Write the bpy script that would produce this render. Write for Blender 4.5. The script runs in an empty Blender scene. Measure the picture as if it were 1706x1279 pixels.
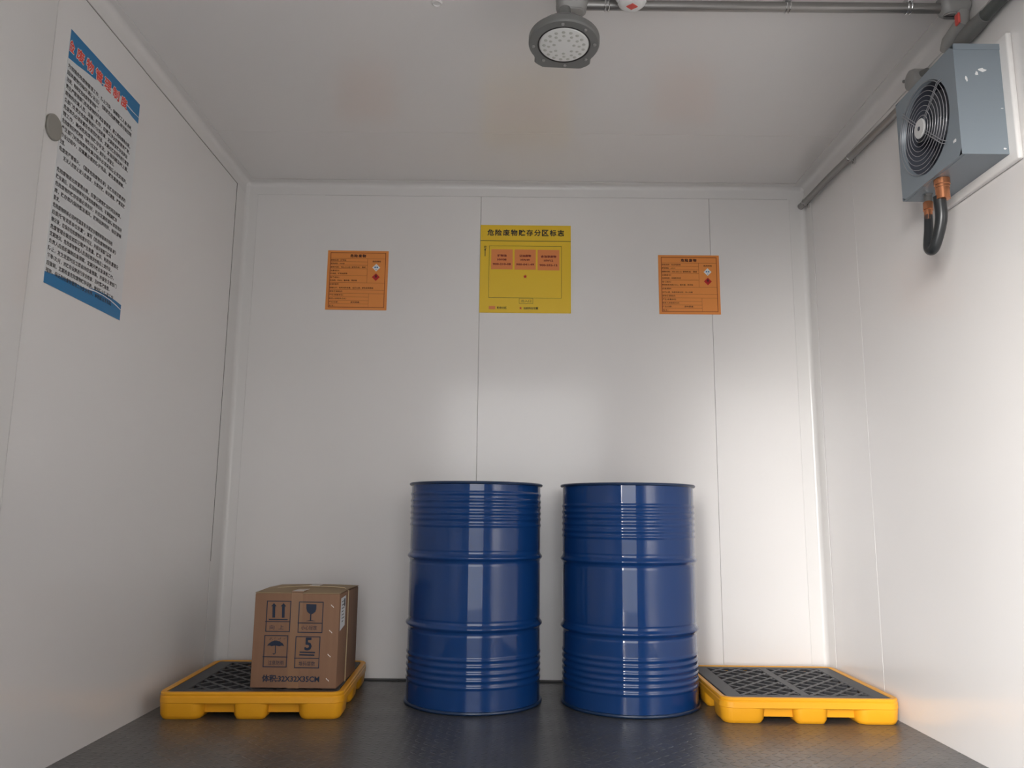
import bpy, bmesh, math, random
from mathutils import Vector, Matrix

SC = bpy.context.scene
COL = SC.collection
PI = math.pi
rnd = random.Random(7)

# ------------------------------------------------------------------ camera
F_PX = 1325.137; PIT = .16582; YAW = -.00153; ROL = .01036
cy, sy = math.cos(YAW), math.sin(YAW); cp, sp = math.cos(PIT), math.sin(PIT); cr, sr = math.cos(ROL), math.sin(ROL)
R0 = Vector((cy, -sy, 0)); F0 = Vector((sy, cy, 0)); ZZ = Vector((0, 0, 1))
FW = F0*cp + ZZ*sp; U0 = -F0*sp + ZZ*cp
RT = R0*cr + U0*sr; UP = -R0*sr + U0*cr
cam = bpy.data.cameras.new('camera'); co = bpy.data.objects.new('camera', cam); COL.objects.link(co)
co.matrix_world = Matrix(((RT.x, UP.x, -FW.x, 0), (RT.y, UP.y, -FW.y, -3.96593), (RT.z, UP.z, -FW.z, .76785), (0, 0, 0, 1)))
cam.sensor_fit = 'HORIZONTAL'; cam.sensor_width = 36; cam.lens = 36*F_PX/1706
cam.clip_start = .02; cam.clip_end = 200
SC.camera = co

# ------------------------------------------------------------------ view + light
SC.view_settings.view_transform = 'Standard'; SC.view_settings.look = 'None'
SC.view_settings.gamma = 1; SC.view_settings.use_curve_mapping = False
SC.view_settings.exposure = 0.0
W = bpy.data.worlds.new('overcast_sky'); SC.world = W; W.use_nodes = True
nt = W.node_tree; nt.nodes.clear()
SKY_STRENGTH = 4.8
geo = nt.nodes.new('ShaderNodeTexCoord'); sepw = nt.nodes.new('ShaderNodeSeparateXYZ')
rampw = nt.nodes.new('ShaderNodeValToRGB'); bgw = nt.nodes.new('ShaderNodeBackground'); ow = nt.nodes.new('ShaderNodeOutputWorld')
nt.links.new(geo.outputs['Generated'], sepw.inputs[0])
mr = nt.nodes.new('ShaderNodeMapRange'); mr.inputs[1].default_value = -1; mr.inputs[2].default_value = 1
nt.links.new(sepw.outputs['Z'], mr.inputs[0]); nt.links.new(mr.outputs[0], rampw.inputs[0])
e = rampw.color_ramp.elements
e[0].position = .0; e[0].color = (.40, .39, .37, 1)
e[1].position = 1.0; e[1].color = (.62, .68, .78, 1)
for pos, c in ((.49, (.45, .44, .42, 1)), (.515, (.95, .94, .93, 1)), (.62, (1.0, .99, .98, 1))):
    q = rampw.color_ramp.elements.new(pos); q.color = c
# trees and buildings outside make the horizon dimmer towards the right
mrx = nt.nodes.new('ShaderNodeMapRange'); mrx.interpolation_type = 'SMOOTHSTEP'
mrx.inputs[1].default_value = .12; mrx.inputs[2].default_value = .45; mrx.inputs[3].default_value = 1.0; mrx.inputs[4].default_value = .42
nt.links.new(sepw.outputs['X'], mrx.inputs[0])
mms = nt.nodes.new('ShaderNodeMath'); mms.operation = 'MULTIPLY'; mms.inputs[1].default_value = SKY_STRENGTH
nt.links.new(mrx.outputs[0], mms.inputs[0]); nt.links.new(mms.outputs[0], bgw.inputs[1])
nt.links.new(rampw.outputs[0], bgw.inputs[0])
nt.links.new(bgw.outputs[0], ow.inputs[0])

SUN_STRENGTH = 8.5
sl = bpy.data.lights.new('low_hazy_sun', 'SUN'); sl.energy = SUN_STRENGTH; sl.angle = math.radians(34); sl.color = (1, .975, .94)
so = bpy.data.objects.new('low_hazy_sun', sl); COL.objects.link(so)
so.location = (-2.5, -7, 2.2)
so.rotation_euler = Vector((.64, 1, -.20)).to_track_quat('-Z', 'Y').to_euler()

# ------------------------------------------------------------------ materials
def mat(name, col, rough=.5, metal=0., spec=.5, coat=0., build=None):
    m = bpy.data.materials.new(name); m.use_nodes = True
    b = m.node_tree.nodes['Principled BSDF']
    b.inputs['Base Color'].default_value = (*col, 1); b.inputs['Roughness'].default_value = rough
    b.inputs['Metallic'].default_value = metal; b.inputs['Specular IOR Level'].default_value = spec
    b.inputs['Coat Weight'].default_value = coat; b.inputs['Coat Roughness'].default_value = .04 if coat > .95 else (.08 if coat < .6 else .15)
    if build: build(m.node_tree, b)
    return m
def N(nt, t, **kw):
    n = nt.nodes.new(t)
    for k, v in kw.items(): setattr(n, k, v)
    return n
def mathn(nt, op, a, b=None, c=None, clamp=False):
    n = N(nt, 'ShaderNodeMath', operation=op); n.use_clamp = clamp
    for i, v in enumerate((a, b, c)):
        if v is None: continue
        if isinstance(v, (int, float)): n.inputs[i].default_value = v
        else: nt.links.new(v, n.inputs[i])
    return n.outputs[0]
def noise(nt, scale, detail=2, vec=None, dist=0):
    n = N(nt, 'ShaderNodeTexNoise'); n.inputs['Scale'].default_value = scale; n.inputs['Detail'].default_value = detail
    n.inputs['Distortion'].default_value = dist
    if vec: nt.links.new(vec, n.inputs['Vector'])
    return n.outputs['Fac']
def objco(nt, scale=(1, 1, 1)):
    t = N(nt, 'ShaderNodeTexCoord'); m = N(nt, 'ShaderNodeMapping'); m.inputs['Scale'].default_value = scale
    nt.links.new(t.outputs['Object'], m.inputs['Vector']); return m.outputs[0]
def mixcol(nt, b, fac, c1, c2):
    m = N(nt, 'ShaderNodeMix', data_type='RGBA')
    if isinstance(fac, (int, float)): m.inputs[0].default_value = fac
    else: nt.links.new(fac, m.inputs[0])
    m.inputs[6].default_value = (*c1, 1); m.inputs[7].default_value = (*c2, 1)
    nt.links.new(m.outputs[2], b.inputs['Base Color'])
def bump(nt, b, h, strength=.3, dist=.002):
    n = N(nt, 'ShaderNodeBump'); n.inputs['Strength'].default_value = strength; n.inputs['Distance'].default_value = dist
    nt.links.new(h, n.inputs['Height']); nt.links.new(n.outputs[0], b.inputs['Normal'])

def b_wall(sc):
    def f(nt, b):
        v = objco(nt, sc)
        h = noise(nt, 1.0, 2, v)
        bump(nt, b, h, .12, .0010)
        n2 = noise(nt, 1.3, 3, objco(nt))
        mixcol(nt, b, n2, (.80, .775, .76), (.83, .808, .797))
    return f
M_WALLX = mat('white_steel_panel_back', (.8, .8, .8), .38, spec=.4, coat=.65, build=b_wall((26, 26, 1.0)))
M_CEIL = mat('white_steel_panel_ceiling', (.8, .8, .8), .35, spec=.4, coat=.7, build=b_wall((26, 2.0, 1)))
M_TRIM = mat('white_cove_trim', (.79, .77, .755), .4, spec=.4, coat=.6)
M_SEAL = mat('dark_gap_sealant', (.10, .095, .09), .8)

def b_floor(nt, b):
    v = objco(nt, (30, 30, 30)); s = N(nt, 'ShaderNodeSeparateXYZ'); nt.links.new(v, s.inputs[0])
    x, y = s.outputs['X'], s.outputs['Y']
    fx, fy = mathn(nt, 'FLOOR', x), mathn(nt, 'FLOOR', y)
    par = mathn(nt, 'MODULO', mathn(nt, 'ABSOLUTE', mathn(nt, 'ADD', fx, fy)), 2)
    sg = mathn(nt, 'SUBTRACT', mathn(nt, 'MULTIPLY', mathn(nt, 'ROUND', par), 2), 1)
    lx = mathn(nt, 'SUBTRACT', mathn(nt, 'SUBTRACT', x, fx), .5); ly = mathn(nt, 'SUBTRACT', mathn(nt, 'SUBTRACT', y, fy), .5)
    lxs = mathn(nt, 'MULTIPLY', lx, sg)
    p = mathn(nt, 'ADD', lxs, ly); q = mathn(nt, 'SUBTRACT', lxs, ly)
    ee = mathn(nt, 'ADD', mathn(nt, 'MULTIPLY', mathn(nt, 'MULTIPLY', p, p), 2.2), mathn(nt, 'MULTIPLY', mathn(nt, 'MULTIPLY', q, q), 26))
    h = mathn(nt, 'SUBTRACT', 1, ee, clamp=True)
    h2 = mathn(nt, 'ADD', mathn(nt, 'SQRT', h), mathn(nt, 'MULTIPLY', noise(nt, 40, 3, objco(nt)), .35))
    bump(nt, b, h2, .9, .0022)
    n = noise(nt, 3, 4, objco(nt))
    mixcol(nt, b, n, (.062, .062, .064), (.105, .104, .105))
    r = mathn(nt, 'ADD', mathn(nt, 'MULTIPLY', noise(nt, 9, 4, objco(nt)), .22), .22)
    nt.links.new(r, b.inputs['Roughness'])
M_FLOOR = mat('grey_checker_plate', (.06, .06, .062), .3, spec=.75, build=b_floor)
M_KICK = mat('dark_floor_edge', (.045, .045, .046), .55)
M_GROUND = mat('outdoor_concrete', (.24, .23, .22), .9, build=lambda nt, b: mixcol(nt, b, noise(nt, 4, 5, objco(nt)), (.66, .645, .62), (.74, .73, .70)))

def b_drum(nt, b):
    n = noise(nt, 5, 3, objco(nt, (1, 1, .3)))
    bump(nt, b, n, .25, .003)
M_DRUM = mat('glossy_blue_paint', (.006, .045, .18), .5, spec=.03, coat=1.0, build=b_drum)
M_DRUMRIM = mat('dark_blue_rim_paint', (.009, .03, .085), .3, spec=.6)
M_ZINC = mat('zinc_plug', (.5, .5, .5), .4, 1)
M_YEL = mat('yellow_polyethylene', (.86, .385, .014), .42, build=lambda nt, b: bump(nt, b, noise(nt, 250, 2, objco(nt)), .08, .0005))
M_GRATE = mat('dark_grey_grating_plastic', (.042, .043, .048), .5)
def b_card(nt, b):
    n = noise(nt, 60, 3, objco(nt, (1, 1, .08)))
    mixcol(nt, b, n, (.25, .135, .080), (.30, .165, .10))
    w = N(nt, 'ShaderNodeTexWave'); w.bands_direction = 'X'; w.inputs['Scale'].default_value = 60
    nt.links.new(objco(nt), w.inputs['Vector']); bump(nt, b, w.outputs['Fac'], .08, .0005)
M_CARD = mat('brown_cardboard', (.33, .18, .105), .8, build=b_card)
M_CARDEDGE = mat('cardboard_flap', (.33, .23, .13), .75)
M_TAPE = mat('glossy_packing_tape', (.36, .24, .13), .15, spec=.7)
M_STRAP = mat('tan_strapping', (.62, .48, .27), .35)
M_INK = mat('blue_black_ink', (.012, .022, .05), .6)
M_STAPLE = mat('shiny_staple', (.92, .88, .84), .3, .0)
M_PAPER = mat('white_paper', (.78, .78, .78), .5)
M_BLACK = mat('black_print', (.02, .018, .018), .5)
M_SIGNY = mat('yellow_sign_face', (.88, .58, .03), .38)
M_SIGNO = mat('orange_sign_face', (.84, .30, .065), .42)
M_PANELO = mat('orange_print', (.82, .27, .08), .42)
M_REDP = mat('red_print', (.55, .02, .02), .45)
M_BROWN = mat('dark_red_rule', (.22, .02, .01), .5)
M_BLUEP = mat('blue_print', (.004, .18, .42), .35)
M_POST = mat('poster_white', (.72, .73, .74), .32)
M_CASE = mat('blue_grey_casing', (.235, .275, .31), .38, .15, build=lambda nt, b: bump(nt, b, noise(nt, 14, 2, objco(nt)), .1, .002))
M_DARKF = mat('fan_interior_dark', (.075, .082, .105), .6)
M_BLADE = mat('fan_blade_grey', (.15, .16, .185), .45, .2)
M_WIRE = mat('grille_wire', (.34, .34, .36), .35, .3)
M_HUB = mat('pale_hub', (.62, .62, .62), .45)
M_GALV = mat('galvanised_conduit', (.30, .29, .28), .33, .75, build=lambda nt, b: bump(nt, b, noise(nt, 30, 3, objco(nt)), .15, .001))
M_CLAMP = mat('bright_clamp', (.75, .75, .75), .2, 1)
M_BOX = mat('grey_cast_box', (.33, .325, .315), .5, .2)
M_LAMP = mat('grey_cast_lamp', (.20, .20, .195), .5, .15)
M_LENS = mat('frosted_lens', (.80, .80, .78), .25, spec=.6)
M_LED = mat('led_dimple', (.50, .50, .46), .35)
M_COPPER = mat('brass_copper_fitting', (.62, .26, .13), .25, .9)
M_HOSE = mat('black_rubber_hose', (.018, .02, .022), .32)
M_DET = mat('white_detector_plastic', (.84, .84, .83), .4)
M_RED = mat('red_sticker', (.70, .10, .08), .5)
M_DISC = mat('grey_beige_cap', (.30, .285, .255), .55)

# ------------------------------------------------------------------ helpers
def link(name, bm, m, parent=None, smooth=True, loc=None, weld=False):
    if weld: bmesh.ops.remove_doubles(bm, verts=bm.verts, dist=1e-5)
    me = bpy.data.meshes.new(name); bm.to_mesh(me); bm.free()
    ms = m if isinstance(m, (list, tuple)) else [m]
    for x in ms: me.materials.append(x)
    if smooth:
        for p in me.polygons: p.use_smooth = True
        me.set_sharp_from_angle(angle=math.radians(34))
    o = bpy.data.objects.new(name, me); COL.objects.link(o)
    if parent: o.parent = parent
    if loc: o.location = loc
    return o
def tag(o, label, cat, group=None):
    o['label'] = label; o['category'] = cat
    if group: o['group'] = group
    return o
def struct(o): o['kind'] = 'structure'; return o
def thing(name, label, cat, loc, rz=0, group=None):
    o = bpy.data.objects.new(name, None); COL.objects.link(o); o.empty_display_size = .05
    o.location = loc; o.rotation_euler = (0, 0, rz); return tag(o, label, cat, group)
def box(bm, a, b, bev=0, seg=2, mi=0):
    vs = [bm.verts.new((x, y, z)) for x in (a[0], b[0]) for y in (a[1], b[1]) for z in (a[2], b[2])]
    fs = [bm.faces.new([vs[i] for i in q]) for q in ((0, 1, 3, 2), (4, 6, 7, 5), (0, 4, 5, 1), (2, 3, 7, 6), (0, 2, 6, 4), (1, 5, 7, 3))]
    for f in fs: f.material_index = mi
    if bev:
        es = list({e for f in fs for e in f.edges})
        bmesh.ops.bevel(bm, geom=es, offset=bev, segments=seg, profile=.5, affect='EDGES')
    return bm
def frame_of(d):
    d = Vector(d).normalized(); u = d.orthogonal().normalized(); return u, d.cross(u), d
def tube(bm, pts, r, n=16, caps=True, mi=0):
    pts = [Vector(p) for p in pts]; rings = []
    u = None
    for i, p in enumerate(pts):
        d = (pts[min(i+1, len(pts)-1)] - pts[max(i-1, 0)]).normalized()
        if u is None: u = d.orthogonal().normalized()
        u = (u - d*u.dot(d)).normalized(); v = d.cross(u)
        rr = r[i] if isinstance(r, (list, tuple)) else r
        rings.append([bm.verts.new(p + (u*math.cos(2*PI*k/n) + v*math.sin(2*PI*k/n))*rr) for k in range(n)])
    for a, b in zip(rings, rings[1:]):
        for k in range(n): bm.faces.new((a[k], a[(k+1) % n], b[(k+1) % n], b[k])).material_index = mi
    if caps:
        bm.faces.new(rings[0][::-1]).material_index = mi; bm.faces.new(rings[-1]).material_index = mi
    return bm
def torus(bm, c, nrm, R, r, n=48, m=8, a0=0, a1=2*PI, mi=0):
    u, v, w = frame_of(nrm); c = Vector(c); full = abs(a1-a0-2*PI) < 1e-6
    rings = []
    for i in range(n if full else n+1):
        a = a0+(a1-a0)*i/n; d = u*math.cos(a)+v*math.sin(a)
        rings.append([bm.verts.new(c + d*(R + r*math.cos(2*PI*k/m)) + w*r*math.sin(2*PI*k/m)) for k in range(m)])
    L = len(rings)
    for i in range(L if full else L-1):
        a, b = rings[i], rings[(i+1) % L]
        for k in range(m): bm.faces.new((a[k], b[k], b[(k+1) % m], a[(k+1) % m])).material_index = mi
    return bm
def lathe(bm, prof, n=96, axis=(0, 0, 1), c=(0, 0, 0), cap0=True, cap1=True, mi=0):
    u, v, w = frame_of(axis); c = Vector(c)
    if axis == (0, 0, 1): u, v, w = Vector((1, 0, 0)), Vector((0, 1, 0)), Vector((0, 0, 1))
    rings = []
    for r, z in prof:
        rings.append([bm.verts.new(c + (u*math.cos(2*PI*k/n)+v*math.sin(2*PI*k/n))*r + w*z) for k in range(n)])
    for a, b in zip(rings, rings[1:]):
        for k in range(n): bm.faces.new((a[k], a[(k+1) % n], b[(k+1) % n], b[k])).material_index = mi
    if cap0: bm.faces.new(rings[0][::-1]).material_index = mi
    if cap1: bm.faces.new(rings[-1]).material_index = mi
    return bm
def extrude(bm, poly, axis, a, b, mi=0):
    """poly: list of 2-D points; axis 0/1/2 = direction of the run; other two coordinates follow in order"""
    def P(p, t):
        l = list(p); l.insert(axis, t); return l
    A = [bm.verts.new(P(p, a)) for p in poly]; B = [bm.verts.new(P(p, b)) for p in poly]; n = len(poly)
    for i in range(n): bm.faces.new((A[i], A[(i+1) % n], B[(i+1) % n], B[i])).material_index = mi
    bm.faces.new(A[::-1]).material_index = mi; bm.faces.new(B).material_index = mi
    bmesh.ops.recalc_face_normals(bm, faces=bm.faces)
    return bm
def rrect(hx, hy, r, n=6):
    o = []
    for cx, cyy, a in ((hx-r, hy-r, 0), (-hx+r, hy-r, PI/2), (-hx+r, -hy+r, PI), (hx-r, -hy+r, 1.5*PI)):
        for i in range(n+1): o.append((cx+r*math.cos(a+PI/2*i/n), cyy+r*math.sin(a+PI/2*i/n)))
    return o
def loft(bm, loops, cap0=True, cap1=True, mi=0):
    rs = [[bm.verts.new(p) for p in l] for l in loops]; n = len(rs[0])
    for a, b in zip(rs, rs[1:]):
        for k in range(n): bm.faces.new((a[k], a[(k+1) % n], b[(k+1) % n], b[k])).material_index = mi
    if cap0: bm.faces.new(rs[0][::-1]).material_index = mi
    if cap1: bm.faces.new(rs[-1]).material_index = mi
    return bm

# flat things drawn on a sheet: a sheet frame = origin O, right X, up Y, outward n
class Sheet:
    def __init__(s, O, X, Y):
        s.O = Vector(O); s.X = Vector(X).normalized(); s.Y = Vector(Y).normalized(); s.n = s.X.cross(s.Y).normalized()
    def P(s, u, v, h=0): return s.O + s.X*u + s.Y*v + s.n*h
    def poly(s, bm, pts, h0, h1, mi=0):
        A = [bm.verts.new(s.P(u, v, h0)) for u, v in pts]; B = [bm.verts.new(s.P(u, v, h1)) for u, v in pts]; n = len(pts)
        for i in range(n): bm.faces.new((A[i], A[(i+1) % n], B[(i+1) % n], B[i])).material_index = mi
        bm.faces.new(A[::-1]).material_index = mi; bm.faces.new(B).material_index = mi
        return bm
    def rect(s, bm, u0, v0, u1, v1, h0, h1, mi=0): return s.poly(bm, [(u0, v0), (u1, v0), (u1, v1), (u0, v1)], h0, h1, mi)
    def line(s, bm, u0, v0, u1, v1, t, h0, h1, mi=0):
        d = Vector((u1-u0, v1-v0)).normalized(); nn = Vector((-d.y, d.x))*t/2
        return s.poly(bm, [(u0-nn.x, v0-nn.y), (u1-nn.x, v1-nn.y), (u1+nn.x, v1+nn.y), (u0+nn.x, v0+nn.y)][::1], h0, h1, mi)
    def frame(s, bm, u0, v0, u1, v1, t, h0, h1, mi=0):
        s.rect(bm, u0, v0, u1, v0+t, h0, h1, mi); s.rect(bm, u0, v1-t, u1, v1, h0, h1, mi)
        s.rect(bm, u0, v0+t, u0+t, v1-t, h0, h1, mi); s.rect(bm, u1-t, v0+t, u1, v1-t, h0, h1, mi)
    def text(s, bm, body, u, v, height, h, width=None, bold=0., align='l', mi=0, umin=None):
        """characters' box is `height` tall with its lower edge at v; width stretches the whole string"""
        cu = bpy.data.curves.new('tmp', 'FONT'); cu.body = body; cu.size = 1; cu.offset = min(bold, .012); cu.resolution_u = 2; cu.fill_mode = 'FRONT'
        ob = bpy.data.objects.new('tmp', cu); COL.objects.link(ob)
        bpy.context.view_layer.update()
        dg = bpy.context.evaluated_depsgraph_get()
        me = bpy.data.meshes.new_from_object(ob.evaluated_get(dg))
        if len(me.vertices):
            xs = [q.co.x for q in me.vertices]; x0, x1 = min(xs), max(xs)
            ys = [q.co.y for q in me.vertices]; y0, y1 = min(ys), max(ys)
            ky = height/max(y1-y0, .3); kx = (width/(x1-x0)) if width else ky
            wd = (x1-x0)*kx; du = {'l': 0, 'c': -wd/2, 'r': -wd}[align]
            ex = (bold-.012)*ky if bold > .012 else 0
            shifts = [(0, 0)] if ex <= 0 else [(ex*math.cos(2*PI*k/8), ex*math.sin(2*PI*k/8)) for k in range(8)] + [(0, 0)]
            if ex > 0 and ex < .0012: shifts = [(-ex, 0), (ex, 0), (0, -ex), (0, ex)]
            for (dx_, dy_) in shifts:
                h += 2.5e-5
                vs = [bm.verts.new(s.P(max(u+du+(q.co.x-x0)*kx+dx_, umin if umin is not None else -9), v+(q.co.y-y0)*ky+dy_, h)) for q in me.vertices]
                for p in me.polygons:
                    try: bm.faces.new([vs[i] for i in p.vertices]).material_index = mi
                    except ValueError: pass
        bpy.data.objects.remove(ob); bpy.data.curves.remove(cu); bpy.data.meshes.remove(me)
        return bm
def spaced(s, bm, body, u0, pitch, v, w, hgt, h, bold, umin=None):
    for i, ch in enumerate(body): s.text(bm, ch, u0+pitch*i, v, hgt, h, w, bold, 'c', umin=umin)
def star(u, v, r):
    return [(u+(r if k % 2 == 0 else r*.4)*math.sin(k*PI/5), v+(r if k % 2 == 0 else r*.4)*math.cos(k*PI/5)) for k in range(10)][::-1]

# ------------------------------------------------------------------ room
XL, XR, H, YF = -1.415, 1.520, 2.495, -4.20
T = .06
def wall_profile(a, b, seams, sgn, inner, gw=.0013, gd=.006):
    """run a..b with a V groove at each seam; inner = coordinate of the inner face, sgn = outward direction"""
    pts = [(a, inner)]
    for s in sorted(seams): pts += [(s-gw, inner), (s, inner+sgn*gd), (s+gw, inner)]
    pts += [(b, inner), (b, inner+sgn*T), (a, inner+sgn*T)]
    return pts
bm = extrude(bmesh.new(), wall_profile(XL-T, XR+T, (-.178, 1.0187), 1, 0), 2, -.05, H+.05)
struct(link('wall_back', bm, M_WALLX, smooth=False))
bm = extrude(bmesh.new(), [(p[1], p[0]) for p in wall_profile(YF, 0, (-1.7475, -2.9), -1, XL)], 2, -.05, H+.05)
struct(link('wall_left', bm, M_WALLX, smooth=False))
bm = extrude(bmesh.new(), [(p[1], p[0]) for p in wall_profile(YF, 0, (-.577, -1.95, -3.1), 1, XR)], 2, -.05, H+.05)
struct(link('wall_right', bm, M_WALLX, smooth=False))
bm = extrude(bmesh.new(), [(p[0], p[1]) for p in wall_profile(YF, 0, (-.573, -1.72, -2.87), 1, H)], 0, XL-T, XR+T)
struct(link('ceiling', bm, M_CEIL, smooth=False))
bm = bmesh.new(); box(bm, (XL-T, YF-.1, -.05), (XR+T, T, 0)); struct(link('floor', bm, M_FLOOR, smooth=False))
# front wall around the wide door opening the camera looks in through
OX0, OX1, OZ = -.75, .92, 2.13
bm = bmesh.new()
box(bm, (XL-T, YF-T, -.05), (OX0, YF, H+.05)); box(bm, (OX1, YF-T, -.05), (XR+T, YF, H+.05)); box(bm, (OX0, YF-T, OZ), (OX1, YF, H+.05))
struct(link('wall_front', bm, M_WALLX, smooth=False))
bm = bmesh.new()
for x0, x1 in ((OX0, OX0+.03), (OX1-.03, OX1)): box(bm, (x0, YF-T-.02, 0), (x1, YF+.01, OZ), .004)
box(bm, (OX0, YF-T-.02, OZ-.03), (OX1, YF+.01, OZ), .004)
struct(link('door_1', bm, M_TRIM))
bm = bmesh.new(); box(bm, (-7, -14, -.25), (7, YF-.16, -.15)); struct(link('ground', bm, M_GROUND, smooth=False))

# cove trims: flat flange on each wall joined by a hollow curve
def cove(a, b, ra, rb, th=.0022, n=10):
    """corner at the origin, flange reaching a along +p and b along +q; returns closed 2-D profile"""
    p = [(a, 0), (a, th), (ra, th)]
    for i in range(1, n):
        t = PI/2*i/n; p.append((ra-(ra-th)*math.sin(t), rb-(rb-th)*math.cos(t)))
    p += [(th, rb), (th, b), (0, b)]
    return p + [(0, 0)]
g = .0012
def trim(name, prof, axis, a, b, fx, fy, ox, oy):
    bm = extrude(bmesh.new(), [(ox+fx*p, oy+fy*q) for p, q in prof], axis, a, b)
    return struct(link(name, bm, M_TRIM))
trim('trim_1', cove(.063, .139, .024, .030), 2, 0, H, 1, -1, XL+g, -g)
trim('trim_2', cove(.080, .100, .026, .026), 2, 0, H, -1, -1, XR-g, -g)
trim('trim_3', cove(.052, .065, .024, .028, .0028), 0, XL+.002, XR-.002, -1, -1, -g, H-g)       # back / ceiling: (y, z)
trim('trim_4', cove(.046, .065, .026, .030, .0034), 1, YF, -.002, 1, -1, XL+g, H-g)
trim('trim_5', cove(.060, .075, .030, .030, .0034), 1, YF, -.002, -1, -1, XR-g, H-g)
# moulded corner covers where three trims meet
for nme, x, fx in (('trim_6', XL, 1), ('trim_7', XR, -1)):
    bm = bmesh.new(); q = .036
    A = [(x, 0, H), (x+fx*q, 0, H), (x, -q, H), (x, 0, H-q)]
    A = [(p[0], p[1]-.001, p[2]-.001) for p in A]
    M = 8; grid = {}
    def cpt3(u, v, w):      # bulge inwards: a soft hollow between the three edges
        p = [A[0][i]+(A[1][i]-A[0][i])*u+(A[2][i]-A[0][i])*v+(A[3][i]-A[0][i])*w for i in range(3)]
        return p
    for i in range(M+1):
        for j in range(M+1-i):
            u, v, w = i/M, j/M, 1-(i+j)/M; l = math.sqrt(u*u+v*v+w*w); k = .82/l*(1-.18*(3*min(u, v, w)))
            k = max(k, 1.0) if min(u, v, w) > 0 else 1.0
            grid[i, j] = bm.verts.new(cpt3(u*k*1.02, v*k*1.02, w*k*1.02))
    for i in range(M):
        for j in range(M-i):
            bm.faces.new((grid[i, j], grid[i+1, j], grid[i, j+1]))
            if i+j < M-1: bm.faces.new((grid[i+1, j], grid[i+1, j+1], grid[i, j+1]))
    o = bm.verts.new(A[0]); n_ = M
    for t in range(M):
        bm.faces.new((o, grid[t, 0], grid[t+1, 0])); bm.faces.new((o, grid[0, t+1], grid[0, t])); bm.faces.new((o, grid[t+1, M-t-1], grid[t, M-t]))
    bmesh.ops.recalc_face_normals(bm, faces=bm.faces)
    struct(link(nme, bm, M_TRIM))
# dark sealant lines along the open edge of the left trims
bm = bmesh.new()
box(bm, (XL, -.1425, .55), (XL+.0012, -.1390, H-.066)); box(bm, (XL, YF, H-.0675), (XL+.0010, -.14, H-.0662))
struct(link('trim_8', bm, M_SEAL, smooth=False))
bm = bmesh.new()
box(bm, (-1.0, -.001, H-.0665), (XR-.09, 0.0, H-.0652))
struct(link('trim_9', bm, mat('grey_joint', (.35, .34, .33), .7), smooth=False))
bm = bmesh.new(); box(bm, (XL+.06, -.035, 0), (XR-.06, -.001, .006), .002); struct(link('baseboard_back', bm, M_KICK))
# slim cover strip on the left wall nearer the door, a little proud of the wall
bm = bmesh.new(); box(bm, (XL-.001, -2.45, 0), (XL+.012, -1.7505, H-.07), .010, 5); struct(link('trim_10', bm, M_TRIM))

# ------------------------------------------------------------------ drums
def drum(name, label, x, y, rz, hoops, up, low, tilt=(0, 0)):
    t = thing(name, label, 'drum', (x, y, 0), rz, 'blue steel drums on the floor')
    t.rotation_euler = (tilt[0], tilt[1], rz)
    R = .2845; Z0, Z1 = .012, .902
    prof = []; z = Z0; dz = .0022
    zs = []
    while z < Z1: zs.append(z); z += dz
    zs.append(Z1)
    for z in zs:
        r = R
        for hz in hoops:
            d = abs(z-hz)
            if d < .017: r += .0095*(.5+.5*math.cos(PI*d/.017))
            elif d < .03: r -= .0012*math.sin(PI*(d-.017)/.013)
        for c in up+low:
            d = abs(z-c)
            if d < .0115: r += .0032*(.5+.5*math.cos(PI*d/.0115))
        prof.append((r, z))
    link('body', lathe(bmesh.new(), prof, 128, cap0=False, cap1=False), M_DRUM, t)
    b = bmesh.new(); torus(b, (0, 0, .9065), (0, 0, 1), R+.0035, .0062, 128, 10); link('top_chime', b, M_DRUMRIM, t)
    b = bmesh.new(); torus(b, (0, 0, .0075), (0, 0, 1), R+.0025, .0070, 128, 10); link('bottom_chime', b, M_DRUMRIM, t)
    b = lathe(bmesh.new(), [(R-.001, .9), (R-.004, .888), (.2, .888), (.05, .889)], 96, cap0=False); 
    lid = link('lid', b, M_DRUM, t)
    for (bx, by, br) in ((.19, .03, .034), (-.19, -.02, .018)):
        b = lathe(bmesh.new(), [(br, 0), (br, .010), (br*.8, .012), (br*.75, .006)], 32, c=(bx, by, .888)); link('bung', b, M_ZINC, lid)
    b = lathe(bmesh.new(), [(R-.003, .012), (R-.002, .016)], 96); link('bottom_plate', b, M_DRUM, t)
    # welded side seam
    b = bmesh.new(); tube(b, [(math.cos(-1.9)*(R+.0002), math.sin(-1.9)*(R+.0002), z) for z in (.03, .3, .6, .89)], .0012, 6)
    return t
drum('steel_drum', 'dark blue ribbed steel drum on the left, standing in shade nearer the carton', -.159, -.404, .4,
     [.6013, .3237], [.8634, .8354, .8103, .7838, .7598, .7334], [.2052, .1803, .1539, .1285, .1023])
drum('steel_drum', 'brighter blue ribbed steel drum on the right, beside the empty yellow pallet', .508, -.4215, 2.1,
     [.5947, .314], [.8188, .7936, .7697, .7435, .7162, .6924], [.2155, .1908, .1649, .1403, .1147, .0891])

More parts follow.
